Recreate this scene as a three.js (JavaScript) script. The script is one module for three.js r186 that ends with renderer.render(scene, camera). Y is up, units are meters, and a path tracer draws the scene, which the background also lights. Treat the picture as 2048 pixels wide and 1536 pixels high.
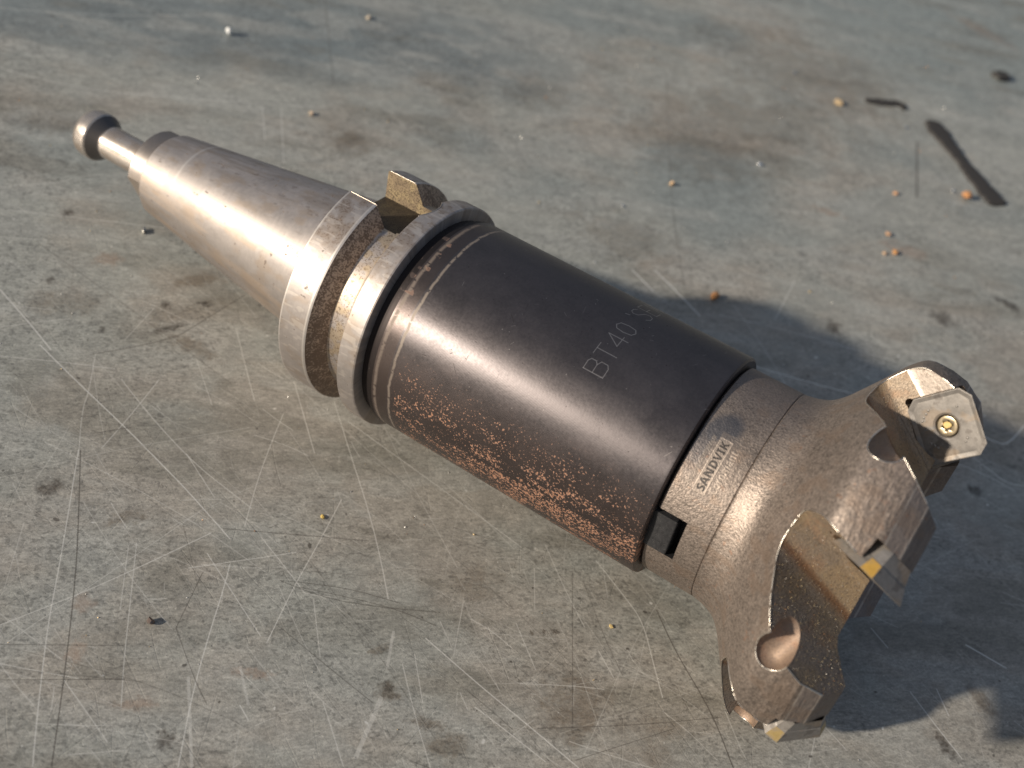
import * as THREE from 'three';
import { ConvexGeometry } from 'three/addons/geometries/ConvexGeometry.js';
import { mergeVertices, mergeGeometries, toCreasedNormals } from 'three/addons/utils/BufferGeometryUtils.js';
import { MeshSurfaceSampler } from 'three/addons/math/MeshSurfaceSampler.js';
import { Brush, Evaluator, SUBTRACTION } from 'three-bvh-csg';

// ------------------------------------------------------------------ camera, sky, sun, exposure (metres)
const MM = 0.001;
const scene = new THREE.Scene();
const camera = new THREE.PerspectiveCamera(38.52, 1024 / 768, 0.02, 20);
camera.position.set(-49.853, 232.278, 223.334).multiplyScalar(MM);
camera.up.set(-0.14373, 0.66969, -0.7286);
camera.lookAt(camera.position.clone().add(new THREE.Vector3(0.15289, -0.71237, -0.68494)));
camera.focus = 0.258;
camera.userData.fStop = 13;
const renderer = new THREE.WebGLRenderer({ antialias: true });
renderer.setSize(1024, 768);
renderer.toneMapping = THREE.LinearToneMapping;
renderer.toneMappingExposure = 1.18;
renderer.shadowMap.enabled = true;

const V3 = (x, y, z) => new THREE.Vector3(x, y, z);
const SUN = V3(-0.891, 0.3746, 0.2556).normalize();
const lerp = (a, b, t) => a + (b - a) * t, clamp = (x, a = 0, b = 1) => Math.min(b, Math.max(a, x));
const sstep = (a, b, x) => { const t = clamp((x - a) / (b - a)); return t * t * (3 - 2 * t); };
{
  const W = 512, H = 256, d = new Float32Array(W * H * 4);
  for (let j = 0; j < H; j++) for (let i = 0; i < W; i++) {
    const up = ((j + 0.5) / H - 0.5) * Math.PI, ph = ((i + 0.5) / W - 0.5) * 2 * Math.PI;
    const x = Math.cos(up) * Math.cos(ph), y = Math.sin(up), z = Math.cos(up) * Math.sin(ph);
    const c = x * SUN.x + y * SUN.y + z * SUN.z, t = Math.pow(clamp(1 - Math.max(y, 0)), 2.2);
    const glow = 0.5 * Math.exp(-(1 - c) * 9) + 0.12 * Math.exp(-(1 - c) * 1.8);
    const k = (j * W + i) * 4, g = [1, 0.84, 0.62], zen = [0.125, 0.168, 0.245], hor = [0.108, 0.124, 0.145];
    for (let q = 0; q < 3; q++) d[k + q] = y < 0 ? [0.12, 0.11, 0.10][q] : lerp(zen[q], hor[q], t) + glow * g[q];
    d[k + 3] = 1;
  }
  const sky = new THREE.DataTexture(d, W, H, THREE.RGBAFormat, THREE.FloatType);
  sky.mapping = THREE.EquirectangularReflectionMapping; sky.magFilter = sky.minFilter = THREE.LinearFilter; sky.needsUpdate = true;
  scene.background = sky; scene.environment = sky;
}
const sun = new THREE.DirectionalLight(new THREE.Color().setRGB(1, 0.89, 0.745), 5);
sun.position.copy(SUN); sun.target.position.set(0, 0, 0);
sun.castShadow = true; sun.shadow.mapSize.set(4096, 4096); sun.shadow.radius = 4;
Object.assign(sun.shadow.camera, { left: -0.5, right: 0.5, top: 0.5, bottom: -0.5, near: -1, far: 2 });
scene.add(sun, sun.target);

// ------------------------------------------------------------------ helpers: noise, textures, shapes
function rng(seed) { let s = seed >>> 0; return () => { s = (s + 0x6D2B79F5) | 0; let t = Math.imul(s ^ (s >>> 15), 1 | s); t = (t + Math.imul(t ^ (t >>> 7), 61 | t)) ^ t; return ((t ^ (t >>> 14)) >>> 0) / 4294967296; }; }
function hash(x, y, s) { let h = Math.imul(x, 374761393) ^ Math.imul(y, 668265263) ^ Math.imul(s, 1442695041); h = Math.imul(h ^ (h >>> 13), 1274126177); return ((h ^ (h >>> 16)) >>> 0) / 4294967296; }
function vn(x, y, s, px = 0) {
  let xi = Math.floor(x), yi = Math.floor(y); const fx = x - xi, fy = y - yi, u = fx * fx * (3 - 2 * fx), v = fy * fy * (3 - 2 * fy);
  let x1 = xi + 1; if (px) { xi = ((xi % px) + px) % px; x1 = ((x1 % px) + px) % px; }
  return lerp(lerp(hash(xi, yi, s), hash(x1, yi, s), u), lerp(hash(xi, yi + 1, s), hash(x1, yi + 1, s), u), v);
}
function fbm(x, y, s, o = 4, px = 0) { let a = 0.5, r = 0, n = 0; for (let i = 0; i < o; i++) { r += a * vn(x, y, s + i * 17, px); n += a; x *= 2; y *= 2; px *= 2; a *= 0.5; } return r / n; }
const enc = (c) => { c = clamp(c); return Math.round(255 * (c <= 0.0031308 ? 12.92 * c : 1.055 * Math.pow(c, 1 / 2.4) - 0.055)); };
function dataTex(a, w, h, srgb, wu, wv) {
  const t = new THREE.DataTexture(a, w, h, THREE.RGBAFormat, THREE.UnsignedByteType);
  t.magFilter = t.minFilter = THREE.LinearFilter; t.wrapS = wu; t.wrapT = wv; if (srgb) t.colorSpace = THREE.SRGBColorSpace; t.needsUpdate = true; return t;
}
// fn(i/w, j/h, o) fills o = {r, g, b linear, ro, me, h}
function maps(w, h, fn, wu = THREE.RepeatWrapping, wv = THREE.ClampToEdgeWrapping, bump = true) {
  const C = new Uint8Array(w * h * 4), O = new Uint8Array(w * h * 4), B = bump ? new Uint8Array(w * h * 4) : null, o = {};
  for (let j = 0; j < h; j++) for (let i = 0; i < w; i++) {
    fn((i + 0.5) / w, (j + 0.5) / h, o, i, j); const k = (j * w + i) * 4;
    C[k] = enc(o.r); C[k + 1] = enc(o.g); C[k + 2] = enc(o.b); C[k + 3] = 255;
    O[k] = 255; O[k + 1] = Math.round(255 * clamp(o.ro)); O[k + 2] = Math.round(255 * clamp(o.me)); O[k + 3] = 255;
    if (bump) { B[k] = B[k + 1] = B[k + 2] = Math.round(255 * clamp(o.h)); B[k + 3] = 255; }
  }
  return { map: dataTex(C, w, h, true, wu, wv), orm: dataTex(O, w, h, false, wu, wv), bump: bump ? dataTex(B, w, h, false, wu, wv) : null };
}
function mat(m, bumpScale = 0, extra = {}) {
  const p = { color: 0xffffff, map: m.map, roughness: 1, metalness: 1, roughnessMap: m.orm, metalnessMap: m.orm, ...extra };
  if (m.bump && bumpScale) { p.bumpMap = m.bump; p.bumpScale = bumpScale; }
  return new THREE.MeshPhysicalMaterial(p);
}
const lin = (r, g, b) => new THREE.Color().setRGB(r, g, b);
const mix3 = (o, r, g, b, t) => { o.r = lerp(o.r, r, t); o.g = lerp(o.g, g, t); o.b = lerp(o.b, b, t); };
// surface of revolution about the x axis, profile [[x, r], ...] in mm, seam turned to the table side; v runs along the profile between arc lengths s0 and s1
function lathe(prof, seg = 192, crease = 24, s0, s1) {
  const P = [], N = [], U = [], I = [], n = prof.length, S = [0], sn = [];
  for (let i = 0; i < n - 1; i++) { const dx = prof[i + 1][0] - prof[i][0], dr = prof[i + 1][1] - prof[i][1], l = Math.hypot(dx, dr); S.push(S[i] + l); sn.push([-dr / l, dx / l]); }
  s0 ??= 0; s1 ??= S[n - 1];
  const rows = [];
  const cosC = Math.cos(crease * Math.PI / 180);
  for (let i = 0; i < n; i++) {
    const a = sn[Math.max(0, i - 1)], b = sn[Math.min(n - 2, i)], dot = a[0] * b[0] + a[1] * b[1];
    if (i > 0 && i < n - 1 && dot < cosC) { rows.push([i, a]); rows.push([i, b]); }
    else { const l = Math.hypot(a[0] + b[0], a[1] + b[1]); const nn = [(a[0] + b[0]) / l, (a[1] + b[1]) / l]; rows.push([i, nn]); }
  }
  for (const [i, nn] of rows) for (let j = 0; j <= seg; j++) {
    const az = (j === seg ? 0 : j) / seg * 2 * Math.PI - Math.PI / 2, c = Math.cos(az), s = Math.sin(az);
    P.push(prof[i][0], prof[i][1] * c, prof[i][1] * s); N.push(nn[0], nn[1] * c, nn[1] * s); U.push(j / seg, (S[i] - s0) / (s1 - s0));
  }
  for (let q = 0; q < rows.length - 1; q++) {
    const [i] = rows[q], [i2] = rows[q + 1]; if (i === i2) continue;
    for (let j = 0; j < seg; j++) {
      const a = q * (seg + 1) + j, b = a + 1, c = a + seg + 1, d = c + 1;
      if (prof[i][1] > 1e-9) I.push(a, b, c); if (prof[i2][1] > 1e-9) I.push(b, d, c);
    }
  }
  const g = new THREE.BufferGeometry();
  g.setAttribute('position', new THREE.Float32BufferAttribute(P, 3)); g.setAttribute('normal', new THREE.Float32BufferAttribute(N, 3)); g.setAttribute('uv', new THREE.Float32BufferAttribute(U, 2)); g.setIndex(I);
  g.userData.S = S; return g;
}
const azOf = (u) => { let a = u * 360 - 90; return a < -90 ? a + 360 : a; };          // texture u to azimuth in degrees, -90..270
const arcAz = (d) => ((d + 90) % 360 + 360) % 360 / 360;
function boxUV(g, size) {                                          // uv in units of size mm, by the larger face direction
  const p = g.attributes.position, nn = g.attributes.normal, u = new Float32Array(p.count * 2);
  for (let i = 0; i < p.count; i++) {
    const ax = Math.abs(nn.getX(i)), ay = Math.abs(nn.getY(i)), az = Math.abs(nn.getZ(i));
    const [a, b] = ax > ay && ax > az ? [p.getY(i), p.getZ(i)] : ay > az ? [p.getX(i), p.getZ(i)] : [p.getX(i), p.getY(i)];
    u[i * 2] = a / size; u[i * 2 + 1] = b / size;
  }
  g.setAttribute('uv', new THREE.BufferAttribute(u, 2)); return g;
}
// tool axes (x along its axis) in the world; the tool's group stands on the table under the gauge line
const TOOL = new THREE.Matrix4().set(0.822741, 0.26628, -0.502187, 0, 0.096483, 0.805243, 0.585043, 31.15, 0.560168, -0.529792, 0.636815, 0, 0, 0, 0, 1);
const TOOLM = new THREE.Matrix4().makeScale(MM, MM, MM).multiply(TOOL);
const used = {};
const numbered = (n) => { const k = used[n] = (used[n] ?? -1) + 1; return k ? n + '_' + String(k).padStart(3, '0') : n; };
function add(name, geo, material, parent) {
  const m = new THREE.Mesh(geo, material); m.name = numbered(name); m.castShadow = m.receiveShadow = true; parent.add(m); return m;
}
const part = (name, geo, material, parent) => { geo = geo.clone(); geo.applyMatrix4(TOOLM); return add(name, geo, material, parent); };
function csg(base, cuts) {                                         // base {geo, key}, cuts [{geo, key}]: geometry per key after all subtractions
  const ev = new Evaluator(); ev.useGroups = true; ev.attributes = ['position', 'normal', 'uv'];
  const ms = {}, mk = (k) => (ms[k] ??= Object.assign(new THREE.MeshBasicMaterial(), { name: k }));
  let a = new Brush(base.geo, mk(base.key)); a.updateMatrixWorld();
  for (const c of cuts) { const b = new Brush(c.geo, mk(c.key)); b.updateMatrixWorld(); a = ev.evaluate(a, b, SUBTRACTION); }
  const g = a.geometry, list = [].concat(a.material), out = {}, ix = g.index;
  for (const gr of g.groups.length ? g.groups : [{ start: 0, count: Infinity, materialIndex: 0 }]) {
    const key = list[gr.materialIndex].name, o = out[key] ??= { p: [], n: [], u: [] }, total = ix ? ix.count : g.attributes.position.count;
    for (let i = gr.start; i < Math.min(total, gr.start + gr.count); i++) {
      const v = ix ? ix.getX(i) : i, P = g.attributes.position, N = g.attributes.normal, U = g.attributes.uv;
      o.p.push(P.getX(v), P.getY(v), P.getZ(v)); o.n.push(N.getX(v), N.getY(v), N.getZ(v)); o.u.push(U.getX(v), U.getY(v));
    }
  }
  for (const k in out) {
    const o = out[k], q = new THREE.BufferGeometry();
    q.setAttribute('position', new THREE.Float32BufferAttribute(o.p, 3)); q.setAttribute('normal', new THREE.Float32BufferAttribute(o.n, 3)); q.setAttribute('uv', new THREE.Float32BufferAttribute(o.u, 2)); out[k] = q;
  }
  return out;
}
function box(x0, x1, y0, y1, z0, z1) { const g = new THREE.BoxGeometry(x1 - x0, y1 - y0, z1 - z0); g.translate((x0 + x1) / 2, (y0 + y1) / 2, (z0 + z1) / 2); return g; }
const rotAz = (g, deg) => g.applyMatrix4(new THREE.Matrix4().makeRotationX(deg * Math.PI / 180));
// open edges of a mesh cut by csg, as thin bright worn bevels
function edgeStrip(g, r, keep) {
  const P = g.attributes.position, id = new Map(), pts = [], edges = new Map();
  const key = (i) => { const k = Math.round(P.getX(i) * 400) + ',' + Math.round(P.getY(i) * 400) + ',' + Math.round(P.getZ(i) * 400); if (!id.has(k)) { id.set(k, pts.length); pts.push(V3(P.getX(i), P.getY(i), P.getZ(i))); } return id.get(k); };
  for (let t = 0; t < P.count; t += 3) { const v = [key(t), key(t + 1), key(t + 2)]; for (let e = 0; e < 3; e++) { const a = v[e], b = v[(e + 1) % 3]; if (a === b) continue; const k = Math.min(a, b) + '_' + Math.max(a, b); edges.set(k, (edges.get(k) ?? 0) + 1); } }
  const list = [];
  for (const [k, c] of edges) if (c === 1) {
    const [a, b] = k.split('_').map(Number), A = pts[a], B = pts[b]; if (keep && !keep(A, B)) continue;
    const d = B.clone().sub(A), l = d.length(); if (l < 1e-4) continue;
    const c2 = new THREE.CylinderGeometry(r, r, l + r * 0.6, 6, 1); c2.applyQuaternion(new THREE.Quaternion().setFromUnitVectors(V3(0, 1, 0), d.divideScalar(l))); c2.translate((A.x + B.x) / 2, (A.y + B.y) / 2, (A.z + B.z) / 2); list.push(c2);
  }
  return list.length ? mergeGeometries(list) : null;
}

// ------------------------------------------------------------------ the bench top: scratched, stained painted steel
// marks seen on it, in mm on the table: [width, x, z, x, z, ...]; stains: [kind, x, z, half width, half depth, angle]
const LIGHT = [[3,-147.1,-7.4,-137.5,2.1,-127.9,12.4],[2.4,-131,11.3,-121.3,20.1,-102,36.5,-92.3,45.4,-83.9,53,-70.8,66.2],[1.5,-157.3,-41.1,-116.4,-44.3,-110,-44.5],[1,-142.7,6.8,-126.2,-0.2],[1.2,-139.6,17.3,-125.7,16.3,-110.2,16.1],[1,-110.2,4.9,-105.2,-9.5],[1,-116.4,11.5,-114.5,25.9,-114.8,31.4,-111.7,46.9],[1.8,-112.2,45,-107.9,75.8,-106.2,92.3,-103.7,107.2,-101.1,121.1,-99.9,126.7],[1.5,-81.6,-6.1,-77.1,6.9,-72.2,20.3],[1,-90.1,8.2,-82.9,24.1],[1.5,-62.7,11.2,-53.9,35.9],[1.8,-50.8,16.7,-45.2,32.6,-37.3,54.1,-32.8,69.9,-30.9,78],[1.2,-63.8,23.6,-66.7,41,-68,62],[1.5,-115.7,95.9,-102.6,87,-88.9,76.3,-75.6,65.1],[1,-113.4,100.4,-92.1,74.7,-78.8,58.3],[1,-93.8,71.4,-91.6,88.8],[1.3,-92.1,70.5,-89.8,86.9,-88,100.5,-85.9,112.1],[2,-69.6,73.3,-69.7,78.6,-71.1,94.3,-71.8,107.7,-71.5,124.1],[1.5,-75.4,71.1,-70.4,77.6,-59.4,91.8],[1.5,-63.6,64.5,-54,75.3,-51,79],[1.7,-45.2,50,-49.3,64.2,-53.4,76.4,-57.8,93.2],[1.4,-78.9,75.8,-69.7,72.8,-54.5,67.8],[1.4,-86.1,41.8,-76.7,54.4],[1.4,-99,107.3,-93.6,112.9,-86.8,120.2],[1,-48.7,80.4,-45.3,95.5],[1.5,-43.3,106.6,-37.3,120.8],[1,-93.7,123.6,-82.2,121.5],[2.5,-21,87.7,-8.4,98,1.9,105.7,15.4,116.2],[1.5,9,56.3,12.9,67.2,18.5,79.6],[2,22.6,59.2,29.4,69,34,75.9,35.9,88.9,37.2,96.6],[1.3,-26.2,95,-23.2,105.5,-18.4,119.3],[1.3,-23.5,92.2,-20.9,104.3],[1,-12.3,76.3,-14.2,91.5],[1,-17.9,82.5,-14.8,89.1],[1.4,-10.3,81,-5.4,83.2,-0,87.8],[1.3,1,80.7,5.8,92.9],[1.2,1.9,96.9,14.3,96,22.6,96.1],[1.2,36.8,100.2,42.3,104.1,49.1,111.2],[1.2,52.9,98.5,55.1,106.7,56.5,110.5],[1.6,21.7,85.8,25.2,92.7],[1,5.9,64.1,5.8,76.2],[2,-8.7,104,-1.4,109,7.7,115.5],[4,80.2,-23.6,98.4,-20.1,115.2,-17.6],[4,42,-61.6,48.6,-52.3],[4,50.2,-63.6,57.2,-53.8,64,-43.7],[1.5,71.3,-45.8,92.4,-44.4,130.6,-36.9],[4,153.1,-8.5,159.3,-5.8,163.6,-5.2,172.9,-15.1],[3,149.1,2.5,154.5,8.2,157.9,11.4,163.5,11.5],[2.5,141.7,5.7,152.2,9.4,159.5,14.1],[2,104.5,87.8,108.7,95.8,113.8,104.7],[2,112.3,86.1,113.6,93.4],[4,125.1,71.8,135,77.5],[2,97.9,70,101.4,75.5],[2,-190.6,-150.5,-167,-153.9,-117,-173.4],[2,-179.3,-113.4,-157.4,-108.2,-121,-114.2,-69.7,-124.6],[2,-91.2,-117.6,-87.4,-98.6],[2,-84.9,-119.7,-79.5,-87.8],[1.3,-160.3,-50.9,-144.6,-58,-134.8,-62.9,-125.9,-67.8],[1.2,-144.1,-58.9,-139.2,-62.9,-133,-65.2,-126.4,-68.7],[5,-62.7,100.1,-59.5,108.8],[6,-73.4,103.8,-68.8,123.8],[6,-28.9,86.9,-29.7,96.3],[9,-30.5,104.2,-34.8,118.4],[2,91.2,-47.8,102.8,-71],[2,-61.3,109.1,-58.9,112.4]];
const DARK = [[1.5,-117.1,11.9,-98.3,3,-91.8,-6.2,-81.4,-20.4],[1.8,-111.7,45,-105.8,69.7,-102.6,85.4,-99.1,106.7,-96.3,126.4],[1,-56.9,76.3,-43,75.8,-27.9,78.8],[1,-72.9,63.4,-37.1,61.8],[1,-55.1,89.1,-44.5,96.9,-32.3,105.4],[1,-78.5,92,-72.6,103.2,-68.3,109.7],[1,-75.4,76.4,-78.5,92],[0.8,-114.2,100.5,-88.7,97.7],[2,38,72.1,41.1,82.4,49.4,98.9,52.9,112.7],[0.9,16,63.9,14.4,105.9],[1,6,107.7,27.8,105,51.6,100.2],[1,15,114.4,30.3,108.1,39.3,104.4],[1.5,67.8,-197.5,60.9,-118.7,60.1,-83.4,60,-57.4],[2,-78.6,-201.2,-68.4,-140.2],[6,179.5,-179,167.9,-136.9],[1,-57.2,76.3,-47.2,79.8,-32.7,80.6,-18,80.1],[1,-52.3,77.6,-32.8,79.3,-19,83.8],[1,-111.7,108.7,-86.6,105.7],[1.5,-109.1,38.7,-101.5,35.6]];
const STAINS = [['b',-98,-8,14,5,-30],['k',-100,-2,5,1.6,-35],['b',-128,-6,12,5,-10],['b',-92,4,7,3,20],['k',-92,-14,2.6,1.6,0],['k',-115.6,57.6,2.9,2.9,0],['b',-95.9,63.6,5.5,2.0,-25],['k',-75.4,118.4,2.0,2.4,0],['b',-32.3,92.1,3.0,1.3,-30],['r',-28.8,101.9,3.2,2.5,10],['b',-15.3,113.8,5.6,4.7,0],['b',-19.5,109.1,4.6,1.6,10],['b',-10.1,71.2,11.4,5.9,-20],['o',-122.5,-26.2,4.0,3.2,-15],['k',-135.5,-14.2,1.1,1.8,0],['k',-102.7,-11.1,1.9,2.0,0],['k',-116.8,2.4,1.1,1.5,0],['k',-138.7,-44.5,1.9,2.1,0],['b',23.1,97,2.8,0.8,-5],['r',5,83,0.6,0.7,0],['r',8.1,82.3,0.5,0.7,0],['r',10.9,81.8,1.2,0.7,0],['o',-100.1,88.1,2.8,2.5,0],['o',-98.6,100,2.1,3.6,0],['o',-59.8,101.1,4.9,1.5,0],['o',-82.7,111,4.1,1.6,-10],['k',112.9,-48.9,3.1,4.1,0],['k',157.4,-62.5,5.5,5.0,0],['k',188.4,-77.7,5.8,2.7,35],['b',137.9,-219.1,52.0,36.4,15],['b',101.7,-171.4,37.3,23.4,10],['o',248.4,-301.1,22.6,5.8,45],['o',125.6,-115.7,6.6,2.7,15],['o',152.9,-100.1,8.9,4.4,20],['b',33,107.9,11.1,7.5,0],['b',15.1,102.2,9.8,8.9,0],['b',40.5,-77.3,22.3,14.0,20],['b',-58.9,-107.4,8.6,9.0,0],['b',-116.3,-75.5,18.0,10.5,0],['b',-152.5,-87.2,14.6,5.3,-5],['b',-95.2,-23.8,8.4,3.8,-25],['b',9.4,-163.1,16.5,14.8,0],['k',145,16,2.5,2.1,0],['k',110.2,101.5,1.9,4.5,-20],['b',124,87.9,2.6,5.8,-30],['b',76.6,-145.7,32.6,28.6,0]];

const TX0 = -200, TZ0 = -355, TW = 500, TD = 490;
function topMaps(X0, Z0, XW, ZD, W, H, near) {                       // the painted surface of one stretch of the bench top, W x H texels
  const px = (x) => (x - X0) / XW * W, pz = (z) => (z - Z0) / ZD * H, R = rng(11), ls = near ? W / XW / 4.1 * 0.62 : 1, la = near ? 1.75 : 1;
  const cv = document.createElement('canvas'); cv.width = W; cv.height = H; const c = cv.getContext('2d');
  c.fillStyle = '#000'; c.fillRect(0, 0, W, H); c.globalCompositeOperation = 'lighter'; c.lineCap = 'round';
  const line = (pts, w, col) => {
    c.strokeStyle = col; c.lineWidth = w * ls; c.beginPath(); c.moveTo(px(pts[0]), pz(pts[1]));
    for (let i = 2; i < pts.length - 2; i += 2) c.quadraticCurveTo(px(pts[i]), pz(pts[i + 1]), px((pts[i] + pts[i + 2]) / 2 * 1), pz((pts[i + 1] + pts[i + 3]) / 2));
    c.lineTo(px(pts[pts.length - 2]), pz(pts[pts.length - 1])); c.stroke();
  };
  for (const m of LIGHT) { const a = m[0] > 4.5 ? 60 : Math.min(230, 80 + m[0] * 38); line(m.slice(1), m[0] > 4.5 ? m[0] * 0.75 : 0.5 + m[0] * 0.42, `rgb(${a},0,0)`); }
  for (const m of DARK) line(m.slice(1), 0.6 + m[0] * 0.5, `rgb(0,${Math.min(220, 100 + m[0] * 40)},0)`);
  for (let i = 0; i < 3600; i++) {                                   // the many small ones
    const near = R(), x = TX0 + R() * TW, z = near < 0.75 ? lerp(-80, 135, Math.pow(R(), 0.8)) : TZ0 + R() * TD, k = R();
    const l = k < 0.62 ? 1 + R() * 6 : k < 0.93 ? 6 + R() * 22 : 25 + R() * 55;
    const d = R() < 0.55 ? 0.75 + (R() + R() - 1) * 0.55 : R() < 0.5 ? (R() - 0.5) * 0.5 : R() * Math.PI, bend = (R() - 0.5) * 0.12 * l, ca = Math.cos(d), sa = Math.sin(d);
    const dark = R() < 0.36, s = (k < 0.75 ? 25 + R() * 75 : 30 + R() * 95) * (z > -60 ? 1 : 0.7), w = 0.5 + R() * R() * 1.1;
    line([x, z, x + ca * l / 2 - sa * bend, z + sa * l / 2 + ca * bend, x + ca * l, z + sa * l], w, dark ? `rgb(0,${Math.round(s)},0)` : `rgb(${Math.round(s)},0,0)`);
  }
  for (let i = 0; i < 2600; i++) {                                    // pits
    const x = TX0 + R() * TW, z = TZ0 + R() * TD, r = 0.07 + R() * R() * R() * 0.5; c.fillStyle = R() < 0.8 ? `rgb(0,${Math.round(60 + R() * 150)},0)` : 'rgb(150,0,0)';
    c.beginPath(); c.ellipse(px(x), pz(z), r * W / XW * (1 + R()), r * W / XW, R() * 3, 0, 7); c.fill();
  }
  const D = c.getImageData(0, 0, W, H).data;
  const st = new Float32Array(W * H * 3);                          // brown, black, rust
  for (const [k, x, z, a, b, ang] of STAINS) {
    const ci = k === 'k' ? 1 : k === 'o' ? 2 : 0, t = ang * Math.PI / 180, ca = Math.cos(t), sa = Math.sin(t), m = Math.max(a, b) * 1.9, both = k === 'r';
    for (let j = Math.max(0, Math.floor(pz(z - m))); j < Math.min(H, pz(z + m)); j++) for (let i = Math.max(0, Math.floor(px(x - m))); i < Math.min(W, px(x + m)); i++) {
      const dx = X0 + (i + 0.5) / W * XW - x, dz = Z0 + (j + 0.5) / H * ZD - z, u = (dx * ca + dz * sa) / a, v = (-dx * sa + dz * ca) / b;
      const f = 1 / Math.min(a, b, 6), e = Math.hypot(u, v) + (fbm(dx * f * 1.7 + x, dz * f * 1.7 + z, 5, 4) - 0.5) * 1.5, w = sstep(1.25, 0.25, e) * (0.55 + 0.75 * fbm(dx * 1.3 + 9 * x, dz * 1.3, 8, 3));
      const q = (j * W + i) * 3; st[q + ci] = Math.max(st[q + ci], w * (a > 10 ? 0.55 : 0.9)); if (both) { st[q] = Math.max(st[q], w); st[q + 1] = Math.max(st[q + 1], w * 0.55); }
    }
  }
  return maps(W, H, (u, v, o, i, j) => {
    const x = X0 + u * XW, z = Z0 + v * ZD;
    const big = fbm(x / 62 + 3, z / 50 + 7, 21, 3), mid = fbm(x / 17, z / 11, 31, 4), fine = fbm(x / 3.4, z / 2.1, 41, 3), grain = hash(i, j, 3), streak = fbm(x / 2.2, z / 0.42, 51, 2);
    const warm = sstep(0.40, 0.66, big * 0.55 + mid * 0.45), teal = sstep(0.52, 0.74, fbm(x / 75 + 20, z / 60, 77, 3)) * sstep(-20, -120, z);
    o.r = 0.268; o.g = 0.272; o.b = 0.250;
    mix3(o, 0.245, 0.218, 0.187, warm * 0.6);
    mix3(o, 0.170, 0.196, 0.196, teal * 0.7);
    const corner = sstep(170, 260, x + (-z - 190) * 0.9) * sstep(-170, -250, z); mix3(o, 0.19, 0.222, 0.222, corner * 0.7);
    const smudge = fbm(x / 30 + 0.4 * mid * 3, z / 9, 91, 3); const band = sstep(42, 10, Math.abs(z + 168 + (x + 100) * 0.18 + 22 * (mid - 0.5))) * sstep(60, -30, x); mix3(o, 0.135, 0.160, 0.168, band * (0.45 + 0.6 * smudge)); mix3(o, 0.150, 0.142, 0.118, 0.5 * sstep(0.54, 0.74, smudge) * sstep(0.3, 0.6, big)); mix3(o, 0.30, 0.303, 0.285, 0.4 * sstep(0.46, 0.30, smudge));
    const fib = fbm(x / 0.9 + 2 * z, z / 0.5, 53, 3); let k = 0.82 + 0.36 * fine; k *= 0.86 + 0.28 * streak; k *= 0.78 + 0.44 * fib; const tiny = vn(x / 0.5, z / 0.36, 57); k *= 0.87 + 0.26 * grain; k *= 0.88 + 0.24 * tiny; k *= 0.9 + 0.2 * mid;
    const speck = sstep(0.60, 0.74, fbm(x / 0.9, z / 0.65, 61, 2)) * sstep(0.36, 0.56, fbm(x / 25 + 5, z / 20, 63, 3)); k *= 1 - 0.3 * speck;
    const q = (j * W + i) * 3, dk = (j * W + i) * 4; if (near) k *= 0.86 + 0.28 * vn(x / 0.24, z / 0.2, 59);
    o.r *= k; o.g *= k; o.b *= k;
    const sb = clamp(st[q] * (0.6 + 0.9 * fine) * (0.7 + 0.6 * tiny)), sk = clamp(st[q + 1] * (0.7 + 0.6 * tiny)); mix3(o, o.r * 0.46, o.g * 0.385, o.b * 0.315, sb * 0.72); mix3(o, o.r * 0.2, o.g * 0.17, o.b * 0.15, sk * 0.9); mix3(o, 0.25, 0.14, 0.08, clamp(st[q + 2] * 0.36));
    const L = clamp(D[dk] / 255 * la), K = clamp(D[dk + 1] / 255 * la), soft = z < -60 ? 0.9 : 1;
    mix3(o, 0.62, 0.61, 0.57, clamp(L * 0.85) * soft); mix3(o, 0.055, 0.048, 0.04, clamp(K * 0.8));
    o.ro = clamp(0.50 + 0.16 * (fine - 0.5) + 0.1 * warm - 0.16 * L + 0.1 * st[q + 1]); o.me = 0.25 * clamp(L);
    o.h = 0.5 + 0.30 * (fine - 0.5) + 0.24 * (streak - 0.5) + 0.3 * (fib - 0.5) + 0.10 * (grain - 0.5) + 0.18 * (mid - 0.5) - 0.34 * L - 0.3 * K;
  }, THREE.MirroredRepeatWrapping, THREE.MirroredRepeatWrapping, false);
}
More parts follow.
